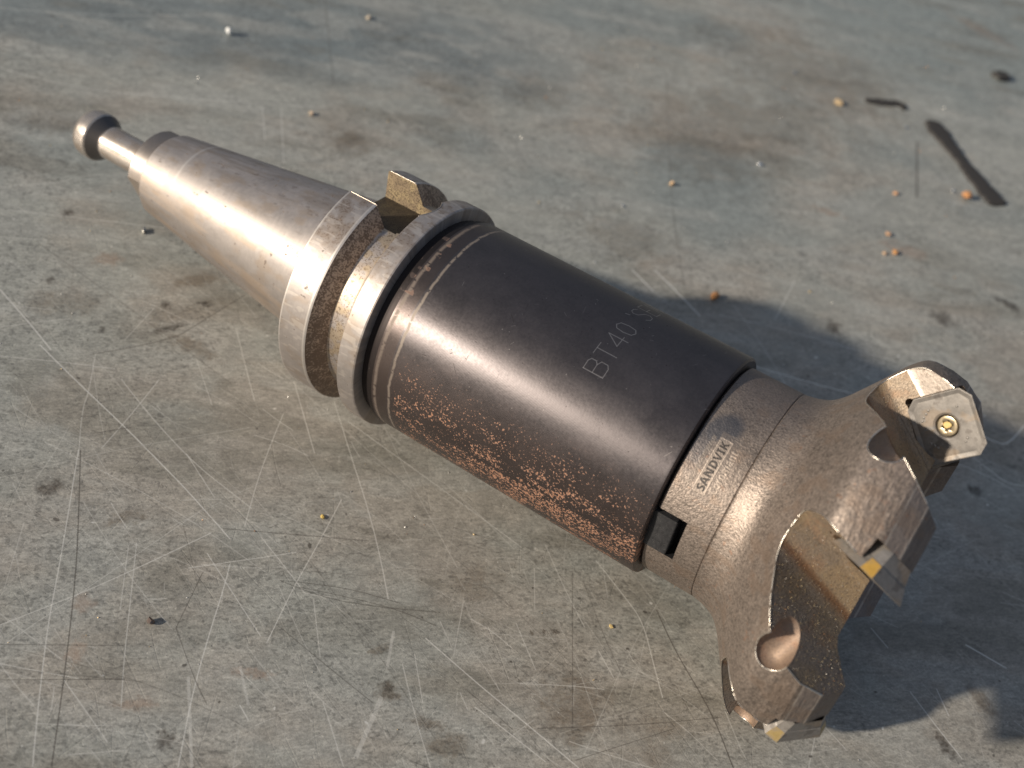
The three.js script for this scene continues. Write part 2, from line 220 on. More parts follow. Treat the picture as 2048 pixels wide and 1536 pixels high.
{
  const NX0 = -165, NZ0 = -40, NW = 320, ND = 178, m = topMaps(TX0, TZ0, TW, TD, 2048, 2048, false), mn = topMaps(NX0, NZ0, NW, ND, 2048, 1136, true);
  const slab = box(-600, 700, -12, -0.4, -800, 480).toNonIndexed(), P = [...slab.attributes.position.array], N = [...slab.attributes.normal.array], U = [];
  for (let i = 0; i < P.length; i += 3) U.push((P[i] - TX0) / TW, (P[i + 2] - TZ0) / TD);
  const quad = (x0, x1, z0, z1, X0, Z0, XW, ZD) => { for (const [x, z] of [[x0, z0], [x0, z1], [x1, z1], [x0, z0], [x1, z1], [x1, z0]]) { P.push(x, 0, z); N.push(0, 1, 0); U.push((x - X0) / XW, (z - Z0) / ZD); } };
  const NX1 = NX0 + NW, NZ1 = NZ0 + ND;
  for (const r of [[-600, 700, -800, NZ0], [-600, 700, NZ1, 480], [-600, NX0, NZ0, NZ1], [NX1, 700, NZ0, NZ1]]) quad(...r, TX0, TZ0, TW, TD);
  const first = P.length / 3; quad(NX0, NX1, NZ0, NZ1, NX0, NZ0, NW, ND);
  const g = new THREE.BufferGeometry(); g.setAttribute('position', new THREE.Float32BufferAttribute(P, 3)); g.setAttribute('normal', new THREE.Float32BufferAttribute(N, 3)); g.setAttribute('uv', new THREE.Float32BufferAttribute(U, 2));
  g.addGroup(0, first, 0); g.addGroup(first, 6, 1); g.scale(MM, MM, MM);
  // fine relief, tiled every 125 mm: nicks, short scratches and a rolled grain
  const BN = 1024, c2v = document.createElement('canvas'); c2v.width = c2v.height = BN; const c2 = c2v.getContext('2d'), R2 = rng(19); c2.fillStyle = 'rgb(128,128,128)'; c2.fillRect(0, 0, BN, BN); c2.lineCap = 'round';
  for (let i = 0; i < 1500; i++) {
    const x = R2() * BN, y = R2() * BN, k = R2(), l = k < 0.7 ? 3 + R2() * 22 : 20 + R2() * 120, d = R2() < 0.6 ? 0.75 + (R2() + R2() - 1) * 0.6 : R2() * 3.14, s = 128 + (R2() < 0.72 ? -1 : 0.7) * (20 + R2() * 70);
    c2.strokeStyle = `rgba(${s},${s},${s},0.85)`; c2.lineWidth = 0.8 + R2() * R2() * 1.8;
    for (const ox of [0, -BN]) for (const oy of [0, -BN]) { c2.beginPath(); c2.moveTo(x + ox, y + oy); c2.quadraticCurveTo(x + ox + Math.cos(d) * l * 0.5 + (R2() - 0.5) * l * 0.1, y + oy + Math.sin(d) * l * 0.5, x + ox + Math.cos(d) * l, y + oy + Math.sin(d) * l); c2.stroke(); }
  }
  for (let i = 0; i < 1300; i++) { const s = R2() < 0.75 ? 30 : 215; c2.fillStyle = `rgba(${s},${s},${s},${0.3 + R2() * 0.6})`; c2.beginPath(); c2.ellipse(R2() * BN, R2() * BN, 0.8 + R2() * R2() * 4, 0.7 + R2() * 1.4, R2() * 3, 0, 7); c2.fill(); }
  const D2 = c2.getImageData(0, 0, BN, BN).data, B2 = new Uint8Array(BN * BN * 4);
  for (let j = 0; j < BN; j++) for (let i = 0; i < BN; i++) { const k = (j * BN + i) * 4, v = clamp(D2[k] / 255 + 0.42 * (fbm(i / 8, j / 5, 93, 4, 128) - 0.5) + 0.12 * (hash(i, j, 6) - 0.5)); B2[k] = B2[k + 1] = B2[k + 2] = Math.round(v * 255); B2[k + 3] = 255; }
  const bt = dataTex(B2, BN, BN, false, THREE.RepeatWrapping, THREE.RepeatWrapping); bt.repeat.set(TW / 125, TD / 125);
  const bn = bt.clone(); bn.repeat.set(NW / 125, ND / 125); bn.offset.set((NX0 - TX0) / 125, (NZ0 - TZ0) / 125); bn.needsUpdate = true;
  const bm = [m, mn].map((q, k) => { const a = mat(q, 0); a.bumpMap = [bt, bn][k]; a.bumpScale = 0.00012; return a; });
  const t = add('bench_top', g, bm, scene);
  t.userData = { kind: 'structure', label: 'scratched and stained grey steel bench top under the tool', category: 'bench top' };
}

// ------------------------------------------------------------------ the milling tool, in mm along its axis from the gauge line of the taper
const tool = new THREE.Group(); tool.name = 'milling_tool'; tool.position.set(-51.035 * MM, 0, -1.445 * MM); scene.add(tool);
tool.userData = { label: 'used face mill on a tapered steel tool holder lying across the bench', category: 'milling cutter' };

// ground steel: circumferential grinding, smears and pits. s in mm along the profile, a in mm round it
function steel(C, len, seed, base, ro, extra) {
  return (u, v, o) => {
    const az = azOf(u), s = v * len, px = Math.round(C / 6), a = u * px;
    const smear = fbm(a * 1, s / 9, seed, 4, px), fine = fbm(a * 8, s / 0.8, seed + 5, 3, px * 8), rings = vn(a * 2, s / 0.22, seed + 9, px * 2), spots = fbm(a * 6, s / 1.1, seed + 13, 3, px * 6);
    const k = 0.86 + 0.28 * (smear - 0.5) + 0.16 * (fine - 0.5) + 0.06 * (rings - 0.5);
    o.r = base[0] * k; o.g = base[1] * k; o.b = base[2] * k;
    mix3(o, base[0] * 0.80, base[1] * 0.70, base[2] * 0.58, 0.5 * sstep(0.5, 0.75, fbm(a * 2, s / 5, seed + 21, 3, px * 2)));
    o.ro = ro + 0.14 * (smear - 0.5) + 0.08 * (fine - 0.5); o.me = 0.78; o.h = 0.5 + 0.35 * (fine - 0.5) + 0.2 * (rings - 0.5);
    const pit = 0.7 * sstep(0.72, 0.82, spots) * sstep(0.5, 0.7, fbm(a * 2 + 50, s / 6, seed + 31, 2, px * 2)); mix3(o, 0.10, 0.07, 0.05, pit * 0.8); o.ro += 0.25 * pit; o.me -= 0.35 * pit;
    extra?.(o, az, s, a, px);
  };
}
const ANISO = (a) => ({ anisotropy: a, anisotropyRotation: Math.PI / 2 });                 // turned and ground round the axis: highlights stretch along it
{ // pull stud
  const prof = [[-101.2, 0], [-101.2, 5.9], [-100.7, 6.7], [-99.9, 7.15], [-99.2, 7.3], [-96, 7.3], [-95.5, 7.05], [-93.0, 5.35], [-92.2, 5.02], [-90, 5], [-73.3, 5], [-73.0, 5.4], [-73.0, 11.0], [-72.3, 11.7], [-67.2, 11.7], [-67.1, 11.2], [-67.1, 0]];
  const g = lathe(prof, 128, 20), len = g.userData.S.at(-1);
  const f = steel(50, len, 301, [0.56, 0.50, 0.45], 0.30, (o, az, s) => {
    if (s > 12.3 && s < 16.6) { mix3(o, 0.07, 0.065, 0.065, 0.9); o.ro = 0.4; }                                  // darker underside of the head
    if (s > 17.4 && s < 36) mix3(o, 0.40, 0.30, 0.22, 0.45 * sstep(0.35, 0.7, fbm(az / 20, s / 4, 7, 3)));
    if (s > 40.2) { mix3(o, 0.16, 0.14, 0.13, 0.75); o.ro += 0.08; }
  });
  const m = mat(maps(512, 512, f), 0.00002);
  const o = csg({ geo: g, key: 'pull_stud' }, [148, 328].map((a) => ({ geo: rotAz(boxUV(box(-75, -66, 9.4, 20, -14, 14), 30), a), key: 'wrench_flat' })));
  const ps = part('pull_stud', o.pull_stud, m, tool); part('wrench_flat', o.wrench_flat, m, ps);
}
{ // taper
  const prof = [[-67.08, 0], [-67.08, 12.1], [-66.95, 12.4], [-66.5, 12.7], [-40, 16.2], [-10, 20.18], [0, 21.5], [0.5, 21.55], [2.4, 21.55], [2.4, 0]];
  const g = lathe(prof, 192, 24), len = g.userData.S.at(-1), s0 = 12.1;
  const f = steel(120, len, 401, [0.48, 0.435, 0.41], 0.56, (o, az, s, a, px) => {
    const x = s - s0 - 0.7 - 66.5;
    mix3(o, 0.30, 0.25, 0.21, 0.55 * sstep(0.50, 0.72, fbm(a * 3, s / 14, 433, 4, px * 3)) * sstep(100, 40, az));
    mix3(o, 0.16, 0.12, 0.10, 0.35 * sstep(0.68, 0.80, fbm(a * 5, s / 2.6, 435, 3, px * 5)) * sstep(90, 50, az) * sstep(-62, -40, x));
    mix3(o, 0.66, 0.63, 0.60, 0.5 * sstep(0.7, 0.1, Math.abs(x + 54)) * sstep(110, 50, az)); if (Math.abs(x + 50) < 7) o.ro += 0.05;
    mix3(o, 0.62, 0.48, 0.36, 0.35 * sstep(0.45, 0.7, fbm(a * 2, s / 16, 437, 3, px * 2)) * sstep(70, 110, az));
  });
  part('taper_shank', g, mat(maps(1024, 640, f), 0.000012, ANISO(0.55)), tool);
}
{ // drive flange with the V groove and two driving slots
  const prof = [[2.1, 0], [2.1, 31.0], [2.5, 31.45], [3.0, 31.5], [10.6, 31.5], [11.0, 31.35], [11.25, 31.0], [13.9, 26.6], [14.3, 26.4], [18.2, 26.4], [18.6, 26.6], [21.1, 31.0], [21.4, 31.4], [21.8, 31.5], [26.2, 31.5], [26.55, 31.35], [26.65, 31.1], [26.65, 0]];
  const g = lathe(prof, 256, 20), S = g.userData.S, s0 = S[1], len = S[16] - S[1];
  const g2 = lathe(prof, 256, 20, s0, s0 + len);
  const sW = S[5] - s0, sB = S[7] - s0, sC = S[10] - s0;
  const f = steel(198, len, 501, [0.48, 0.435, 0.41], 0.54, (o, az, s, a, px) => {
    const n1 = fbm(a * 18, s / 0.33, 511, 3, px * 18), n2 = fbm(a * 3, s / 2, 513, 3, px * 3);
    if (s > sW && s < sB + 0.2) {                                         // rusted front wall of the groove
      const k = sstep(0.38, 0.62, n1 * 0.65 + n2 * 0.35 + 0.10 * sstep(80, 125, az)); mix3(o, 0.42, 0.315, 0.225, 0.8); mix3(o, 0.09, 0.06, 0.042, k * 0.78); o.ro = 0.6; o.me = 0.4;
    } else if (s >= sB && s < sC) { mix3(o, 0.46, 0.36, 0.24, 0.65 * sstep(0.35, 0.6, n2)); mix3(o, 0.12, 0.08, 0.05, 0.6 * sstep(0.58, 0.7, n1)); }
    else {
      mix3(o, 0.30, 0.245, 0.205, 0.7 * sstep(0.38, 0.66, n2) * sstep(110, 55, az)); mix3(o, 0.17, 0.115, 0.08, 0.6 * sstep(0.56, 0.74, n1 * 0.6 + n2 * 0.4) * sstep(105, 55, az));
      mix3(o, 0.68, 0.62, 0.56, 0.3 * sstep(0.62, 0.72, fbm(a * 7, s / 3, 517, 2, px * 7)));
    }
    if (s < 0.9 || (s > sW - 0.9 && s < sW) ) mix3(o, 0.66, 0.62, 0.58, 0.6);
  });
  const fm = mat(maps(2048, 256, f), 0.00002, ANISO(0.5));
  const slot = () => { const b = box(-2, 17.5, 22.6, 40, -8.05, 8.05); return b; };
  const cut = () => { const c = new THREE.CylinderGeometry(8.05, 8.05, 20, 48); c.translate(14.9, 32.6, 0); return c; };
  const sm = maps(512, 512, (u, v, o) => {
    const n = fbm(u * 12, v * 12, 521, 4, 12), sp = fbm(u * 96, v * 96, 523, 3, 96);
    o.r = 0.22; o.g = 0.165; o.b = 0.105; mix3(o, 0.34, 0.265, 0.15, 0.75 * sstep(0.40, 0.72, n)); mix3(o, 0.05, 0.035, 0.025, sstep(0.52, 0.66, sp) * 0.8);
    o.ro = 0.62; o.me = 0.25; o.h = sp;
  }, THREE.RepeatWrapping, THREE.RepeatWrapping);
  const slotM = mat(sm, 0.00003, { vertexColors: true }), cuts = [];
  const floorShade = (g, az) => { const N = g.attributes.normal, c = new Float32Array(N.count * 3), d = V3(0, Math.cos(az * Math.PI / 180), Math.sin(az * Math.PI / 180)), v = V3(); for (let i = 0; i < N.count; i++) c.fill(v.fromBufferAttribute(N, i).dot(d) > 0.8 ? 0.22 : 1, i * 3, i * 3 + 3); g.setAttribute('color', new THREE.BufferAttribute(c, 3)); return g; };   // slot floor darkened in vertex colour, standing in for shade between its walls
  for (const [i, az] of [30.5, 210.5].entries()) for (const q of [slot(), cut()]) cuts.push({ geo: rotAz(boxUV(q, 20), az), key: 'driving_slot' + i });
  const o = csg({ geo: g2, key: 'drive_flange' }, cuts);
  const fl = part('drive_flange', o.drive_flange, fm, tool); const em = new THREE.MeshStandardMaterial({ color: lin(0.55, 0.48, 0.41), metalness: 1, roughness: 0.45 });
  for (const i of [0, 1]) { const q = o['driving_slot' + i]; part('driving_slot', floorShade(q, [30.5, 210.5][i]), slotM, fl); const e = edgeStrip(q, 0.13, (A, B) => [A, B].every((P) => Math.hypot(P.y, P.z) > 31.2 && P.x > 2)); if (e) part('worn_edge', e, em, fl); }
}
const GLYPH = { B: [[0, 0, 0, 5], [0, 5, 2, 5, 2.7, 4.5, 2.7, 3.3, 2, 2.7, 0, 2.7], [2, 2.7, 3, 2.2, 3, 0.6, 2.2, 0, 0, 0]], T: [[0, 5, 3, 5], [1.5, 5, 1.5, 0]], 4: [[2.2, 0, 2.2, 5, 0, 1.5, 3, 1.5]], 0: [[1.5, 5, 0.5, 4.4, 0.2, 2.5, 0.5, 0.6, 1.5, 0, 2.5, 0.6, 2.8, 2.5, 2.5, 4.4, 1.5, 5]], "'": [[0.6, 5.4, 0.9, 4.4]],
  S: [[2.8, 4.4, 2, 5, 0.9, 5, 0.2, 4.2, 0.5, 3.1, 2.4, 2.1, 2.8, 1, 2.1, 0.1, 0.9, 0, 0.1, 0.8]], E: [[2.8, 5, 0.2, 5, 0.2, 0, 2.8, 0], [0.2, 2.6, 2.2, 2.6]], M: [[0, 0, 0.3, 5, 1.5, 1.6, 2.7, 5, 3, 0]], 2: [[0.2, 4, 0.8, 5, 2.1, 5, 2.8, 4, 2.4, 2.9, 0.2, 0, 2.9, 0]], 7: [[0.2, 5, 2.9, 5, 1.2, 0]] };
{ // black oxide arbor body with the engraved size
  const prof = [[26.5, 0], [26.5, 28.1], [27.3, 28.1], [28.0, 28.25], [28.7, 28.7], [29.2, 29.1], [29.7, 29.25], [60, 29.2], [105.3, 29.08], [105.9, 28.95], [106.3, 28.4], [106.3, 0]];
  const g = lathe(prof, 256, 30), S = g.userData.S, s0 = S[1], len = S[10] - S[1], W = 2048, H = 1024;
  const g2 = lathe(prof, 256, 30, s0, s0 + len), x0 = 26.5, cv = document.createElement('canvas'); cv.width = W; cv.height = H; const c = cv.getContext('2d');
  c.fillStyle = '#000'; c.fillRect(0, 0, W, H); c.lineCap = c.lineJoin = 'round'; c.globalCompositeOperation = 'lighter';
  const ix = (az) => arcAz(az) * W, jx = (x) => (x - x0 + 2.2) / len * H, R = rng(71);
  c.strokeStyle = 'rgb(190,0,0)'; c.lineWidth = 2.4;
  let az = 66.6; const per = 360 / (2 * Math.PI * 29.2);
  for (const ch of "BT40 'SEM27") {
    const adv = ch === ' ' ? 1.6 : ch === "'" ? 1.9 : 3.9;
    for (const ln of GLYPH[ch] ?? []) { c.beginPath(); for (let i = 0; i < ln.length; i += 2) { const X = ix(az - ln[i] * 1.08 * per), Y = jx(80.9 - ln[i + 1] * 1.02 + (R() - 0.5) * 0.06); i ? c.lineTo(X, Y) : c.moveTo(X, Y); } c.stroke(); }
    az -= adv * 1.1 * per;
  }
  for (let i = 0; i < 210; i++) { const X = R() * W, Y = R() * H, l = 4 + R() * R() * 34, d = R() * 6.3; c.strokeStyle = R() < 0.5 ? `rgb(${40 + R() * 90},0,0)` : `rgb(0,${60 + R() * 120},0)`; c.lineWidth = 0.8 + R() * 1.3; c.beginPath(); c.moveTo(X, Y); c.lineTo(X + Math.cos(d) * l, Y + Math.sin(d) * l); c.stroke(); }
  for (let i = 0; i < 1500; i++) { c.fillStyle = R() < 0.86 ? `rgb(0,${70 + R() * 140},0)` : 'rgb(120,0,0)'; c.beginPath(); c.arc(R() * W, R() * H, 0.5 + R() * R() * 2.2, 0, 7); c.fill(); }
  const D = c.getImageData(0, 0, W, H).data, px = 92;
  const m = maps(W, H, (u, v, o, i, j) => {
    const A = azOf(u), s = v * len, x = x0 - 2.2 + s, a = u * px;                 // a in 2 mm steps
    const mid = fbm(a / 2, s / 6, 601, 4, px / 2), fine = fbm(a * 4, s / 0.5, 611, 3, px * 4), weave = Math.sin(s * 15.5) * Math.sin(u * 2 * Math.PI * 184 * 1.9);
    const k = 0.82 + 0.36 * mid + 0.22 * (fine - 0.5);
    o.r = 0.094 * k; o.g = 0.084 * k; o.b = 0.086 * k; o.ro = 0.43 + 0.12 * (mid - 0.5) + 0.1 * (fine - 0.5); o.me = 0.86;
    o.h = 0.5 + 0.25 * (fine - 0.5) + 0.10 * weave;
    mix3(o, 0.16, 0.105, 0.085, 0.28 * sstep(92, 118, A + 14 * (mid - 0.5)) * sstep(200, 160, A)); 
    const ring = Math.max(sstep(0.75, 0.1, Math.abs(x - 29.6 - 0.3 * (mid - 0.5))), 0.9 * sstep(0.55, 0.12, Math.abs(x - 33.9 - 0.5 * (fbm(a, 3, 623, 3, px) - 0.5))));
    const rk = ring * sstep(0.30, 0.55, fbm(a * 3, s, 625, 3, px * 3) + 0.12); mix3(o, 0.27, 0.225, 0.185, rk * 0.7); o.ro = lerp(o.ro, 0.6, rk); o.me = lerp(o.me, 0.4, rk);
    const dens = sstep(92, 134, A) * sstep(215, 160, A) * (0.75 + 0.25 * sstep(45, 75, x)) * sstep(34.2, 36.5, x);
    const cl = fbm(a * 1.0, s / 6.5, 631, 3, px), fl = fbm(a * 6, s / 0.34, 633, 3, px * 6);
    const thr = 0.79 - 0.21 * dens * sstep(0.26, 0.66, cl) - 0.05 * dens; let rust = dens > 0 ? sstep(thr - 0.01, thr + 0.06, fl) * sstep(0, 0.25, dens) : 0;
    if (x > 27 && x < 31 && A > 35 && A < 75) rust = Math.max(rust, 0.6 * sstep(0.60, 0.68, fbm(a * 1.2, s / 2, 641, 3, px * 2)));
    const halo = dens * sstep(0.42, 0.7, cl) * sstep(thr - 0.16, thr, fl); mix3(o, 0.17, 0.095, 0.065, 0.55 * halo); o.ro = lerp(o.ro, 0.7, 0.5 * halo); o.me *= 1 - 0.5 * halo; const rt = vn(a * 3, s / 0.8, 647, px * 3); mix3(o, 0.31 + 0.13 * rt, 0.155 + 0.085 * rt, 0.092 + 0.065 * rt, rust * 0.82); o.ro = lerp(o.ro, 0.85, rust); o.me *= 1 - rust * 0.95; o.h += 0.3 * rust;
    if (x < 33) mix3(o, 0.10, 0.075, 0.065, 0.5); if (x < 28.6) { mix3(o, 0.035, 0.03, 0.03, 0.8); o.ro = 0.6; }
    const L = D[(j * W + i) * 4] / 255, K = D[(j * W + i) * 4 + 1] / 255;
    mix3(o, 0.48, 0.44, 0.41, L * 0.75); mix3(o, 0.03, 0.025, 0.025, K * 0.8); o.h -= 0.45 * L + 0.4 * K; o.ro += 0.12 * K;
    if (x > 105.2) mix3(o, 0.30, 0.27, 0.26, 0.35 * sstep(0.4, 0.6, fine));
  });
  part('arbor_body', g2, mat(m, 0.00003, ANISO(0.6)), tool);
}
// ------------------------------------------------------------------ cutter body: flared, six gullets, six insert seats
const TH = 22.79, N0 = V3(-0.28, 0.05, 0.959).normalize(), PP = V3(0.66, 0.73, 0.15).addScaledVector(N0, -V3(0.66, 0.73, 0.15).dot(N0)).normalize(), QQ = N0.clone().cross(PP);
const C0 = V3(150.207, 38.587, 0.763), IS = 7.1, IC = 2.05, IT = 6.2;
const seatM = new THREE.Matrix4().makeBasis(PP, QQ, N0).setPosition(C0);                     // local x towards the main edge, y towards the back, z out of the rake face
{
  const fl = new THREE.CatmullRomCurve3([[120.9, 27.0], [123.5, 27.5], [126.3, 28.65], [128.6, 30.7], [130.6, 33.3], [134.4, 38.7], [137.7, 43.5], [140.2, 45.9], [142.2, 46.5]].map(([x, r]) => V3(x, r, 0)), false, 'centripetal');
  const prof = [[106.6, 0], [106.6, 26.3], [107.1, 26.93], [119.95, 26.95], [120.2, 26.72], [120.45, 26.98], ...fl.getPoints(36).map((p) => [p.x, p.y]), [146, 46.4], [149.6, 45.6], [150.5, 45.0], [154.2, 42.75], [157.4, 37.9], [157.4, 36.6], [152.6, 33.5], [151.6, 32], [151.6, 19.5], [151.2, 19], [141, 19], [141, 8], [143, 7.6], [143, 0]];
  const g0 = lathe(prof, 288, 16), S = g0.userData.S, k0 = 1, k1 = prof.length - 8, s0 = S[k0], len = S[k1] - s0, W = 2048, H = 1024;
  const g = lathe(prof, 288, 16, s0, s0 + len);
  const xOf = []; for (let j = 0; j < H; j++) { const s = s0 + (j + 0.5) / H * len; let i = k0; while (i < k1 - 1 && S[i + 1] < s) i++; xOf.push(lerp(prof[i][0], prof[i + 1][0], (s - S[i]) / (S[i + 1] - S[i]))); }
  const jOf = (x) => { let j = 0; while (j < H - 1 && xOf[j] < x) j++; return j; };
  const cv = document.createElement('canvas'); cv.width = W; cv.height = H; const c = cv.getContext('2d'); c.fillStyle = '#000'; c.fillRect(0, 0, W, H); c.globalCompositeOperation = 'lighter'; c.lineCap = c.lineJoin = 'round';
  const R = rng(91), pmx = W / (2 * Math.PI * 26.95), pmy = (jOf(118) - jOf(109)) / 9;
  c.save(); c.translate(arcAz(90.5) * W, jOf(111.7)); c.scale(-pmx, pmy);                   // the maker's mark, reading round the neck, in mm
  c.fillStyle = c.strokeStyle = 'rgb(185,0,0)'; c.lineWidth = 0.22; c.strokeRect(0, 0, 12.9, 2.75); c.fillStyle = 'rgb(80,0,0)'; c.fillRect(0, 0, 12.9, 2.75);
  c.restore(); c.save(); c.globalCompositeOperation = 'source-over'; c.translate(arcAz(90.5) * W, jOf(111.7)); c.scale(-pmx, pmy);
  const word = (t, x, y, w, h, st, col) => { c.save(); c.font = `${st} 100px sans-serif`; const mw = c.measureText(t).width; c.translate(x, y); c.scale(w / mw, h / 72); c.fillStyle = col; c.fillText(t, 0, 0); c.restore(); };
  word('SANDVIK', 0.5, 2.3, 11.9, 1.85, 'bold', 'rgb(0,200,0)'); word('Coromant', 1.0, 5.0, 10.6, 1.75, 'bold', 'rgb(205,0,0)'); c.restore();
  c.globalCompositeOperation = 'lighter'; c.strokeStyle = 'rgb(150,70,0)';
  for (let k = 0; k < 3; k++) { c.lineWidth = 1.6; c.beginPath(); for (let i = 0; i <= 90; i++) { const az = 89 - i * 0.28, X = arcAz(az) * W, Y = jOf(109.4) + (2.2 + k * 2 + Math.sin(i * (1.1 + k * 0.37)) * 2 * R() + R() * 3.4) * 2.2; i ? c.lineTo(X, Y) : c.moveTo(X, Y); } c.stroke(); }
  for (let i = 0; i < 260; i++) { const X = R() * W, Y = R() * H, l = 4 + R() * R() * 40, d = R() * 6.3; c.strokeStyle = R() < 0.7 ? `rgb(${30 + R() * 70},0,0)` : `rgb(0,${50 + R() * 100},0)`; c.lineWidth = 0.7 + R(); c.beginPath(); c.moveTo(X, Y); c.quadraticCurveTo(X + Math.cos(d) * l * 0.5 + 3, Y + Math.sin(d) * l * 0.5, X + Math.cos(d) * l, Y + Math.sin(d) * l); c.stroke(); }
  const D = c.getImageData(0, 0, W, H).data, px = 128;
  const m = maps(W, H, (u, v, o, i, j) => {
    const A = azOf(u), s = v * len, x = xOf[j], a = u * px;
    const mid = fbm(a / 4, s / 7, 701, 4, px / 4), fine = fbm(a * 5, s / 0.35, 711, 3, px * 5), gr = fbm(a * 10, s / 0.18, 713, 2, px * 10), drag = fbm(a * 0.9, s / 0.45, 717, 4, px);
    const rough = sstep(141, 145, x + 2.5 * (mid - 0.5));
    const pore = fbm(a * 2.6015625, s / 0.75, 719, 3, Math.round(px * 2.6)); let k = 0.82 + 0.26 * mid + 0.85 * (fine - 0.5) + 0.8 * (gr - 0.5) - 0.16 * sstep(0.58, 0.74, pore);
    o.r = 0.245 * k; o.g = 0.203 * k; o.b = 0.174 * k; o.ro = 0.52 + 0.12 * (mid - 0.5) + 0.1 * (fine - 0.5); o.me = 0.72; o.h = 0.5 + 0.55 * (fine - 0.5) + 0.25 * (gr - 0.5) + 0.35 * (pore - 0.5);
    if (rough > 0) { const q = 0.58 + 0.84 * drag; o.r *= lerp(1, q * 1.04, rough); o.g *= lerp(1, q * 1.02, rough); o.b *= lerp(1, q, rough); o.ro += 0.10 * rough; o.h += rough * (drag - 0.5) * 0.95; }
    if (x > 150.4) { mix3(o, 0.20, 0.175, 0.165, 0.6); if (Math.abs(x - 150.5) < 0.25 || Math.abs(x - 154.2) < 0.25) mix3(o, 0.5, 0.44, 0.38, 0.5); }
    mix3(o, 0.23, 0.17, 0.13, 0.5 * sstep(0.55, 0.72, fbm(a / 2, s / 5, 721, 3, px / 2))); mix3(o, 0.30, 0.17, 0.11, 0.5 * sstep(0.74, 0.82, fbm(a * 2, s / 1.2, 723, 3, px * 2)) * sstep(0.45, 0.7, mid));
    mix3(o, 0.20, 0.165, 0.15, 0.55 * sstep(60, 20, A) * sstep(130, 116, x));
    const dx = (A - 58) / 9, dy = (x - 111.2) / 3.9, blot = sstep(1.15, 0.55, Math.hypot(dx, dy) + 0.5 * (mid - 0.5)) + 0.75 * sstep(92, 70, A) * sstep(55, 64, A) * sstep(112.2, 110.2, x + 0.5 * mid);
    mix3(o, 0.075, 0.08, 0.095, clamp(blot) * 0.8);
    const n = (j * W + i) * 4, L = D[n] / 255, K = D[n + 1] / 255; if (A > 60 && A < 93 && x > 111.3 && x < 116) mix3(o, 0.20, 0.17, 0.15, 0.6); mix3(o, 0.46, 0.39, 0.33, L * 0.8); mix3(o, 0.05, 0.042, 0.038, clamp(K * 1.4)); o.me *= 1 - 0.6 * clamp(K * 1.4); o.ro += 0.12 * L; o.h += 0.3 * L - 0.35 * K;
  });
  // gullet: a wedge between the rake plane, the sloping floor and the back of the next tooth, with rounded corners
  // (its section across the run UD is a polygon of three planes whose two inner corners are rounded by R1 and R2)
  const UD = V3(0.803, -0.482, 0.344).normalize(), n0 = N0.clone().addScaledVector(UD, -N0.dot(UD)).normalize(), w0 = UD.clone().cross(n0); if (w0.y < 0) w0.negate();
  const ln = [[n0, C0], [V3(0.446, 0.876, 0.186), V3(146.1, 29.5, 9.9)], [V3(0.5926, 0.6587, -0.4636), V3(146.1, 29.5, 9.9)]].map(([n, p]) => { const a = n.dot(n0), b = n.dot(w0), l = Math.hypot(a, b); return { a: a / l, b: b / l, d: (a * p.dot(n0) + b * p.dot(w0)) / l }; });
  const meet = (L, K, r) => { const q = L.a * K.b - K.a * L.b, l = L.d + r, k = K.d + r; return [(l * K.b - k * L.b) / q, (L.a * k - K.a * l) / q, r]; };
  const R1 = 2.6, R2 = 8, q1 = meet(ln[0], ln[1], R1), q2 = meet(ln[1], ln[2], R2), far = (q, L) => { let x = -L.b, y = L.a; if (y < 0) { x = -x; y = -y; } return [q[0] + x * 70, q[1] + y * 70, q[2]]; }, pts = [];
  for (const q of [q1, q2, far(q2, ln[2]), far(q1, ln[0])]) for (let i = 0; i < 96; i++) { const x = q[0] + q[2] * Math.cos(i / 96 * 2 * Math.PI), y = q[1] + q[2] * Math.sin(i / 96 * 2 * Math.PI), mid = C0.dot(UD); for (const s of [-75, 60]) pts.push(n0.clone().multiplyScalar(x).addScaledVector(w0, y).addScaledVector(UD, mid + s)); }
  let gul = new ConvexGeometry(pts); gul = toCreasedNormals(gul, 0.5); boxUV(gul, 40);
  const ND = V3(-0.33, 0.05, 0.945).normalize(), cap = new THREE.CapsuleGeometry(3.7, 14, 12, 32); cap.applyQuaternion(new THREE.Quaternion().setFromUnitVectors(V3(0, 1, 0), ND));
  { const p = C0.clone().addScaledVector(ND, 17); cap.translate(p.x, p.y, p.z); } boxUV(cap, 40);
  const sh = new THREE.Shape(), a = IS + 0.1; sh.moveTo(-a, -12); sh.lineTo(20, -12); sh.lineTo(20, a); sh.lineTo(-a, a);
  const seat = boxUV(new THREE.ExtrudeGeometry(sh, { depth: IT + 0.4, bevelEnabled: false }).translate(0, 0, -IT - 0.05), 40).applyMatrix4(seatM);
  const rel = new THREE.CylinderGeometry(0.85, 0.85, IT + 0.4, 20).rotateX(Math.PI / 2).translate(-a + 0.55, a - 0.55, -IT / 2 + 0.16); boxUV(rel, 40).applyMatrix4(seatM);
  const cuts = [];
  for (const [i, az] of [118.4, 298.4].entries()) cuts.push({ geo: rotAz(boxUV(box(100, 114, 21, 40, -5.7, 5.7), 40), az), key: 'key_slot' + i });
  for (let k = 0; k < 6; k++) {
    const th = TH + 60 * k;
    cuts.push({ geo: rotAz(gul.clone(), th), key: 'chip_pocket' + k }, { geo: rotAz(cap.clone(), th), key: 'screw_notch' + k }, { geo: rotAz(seat.clone(), th), key: 'insert_seat' + k }, { geo: rotAz(rel.clone(), th), key: 'insert_seat' + k });
  }
  const o = csg({ geo: g, key: 'cutter_body' }, cuts);
  const bodyM = mat(m, 0.00014);
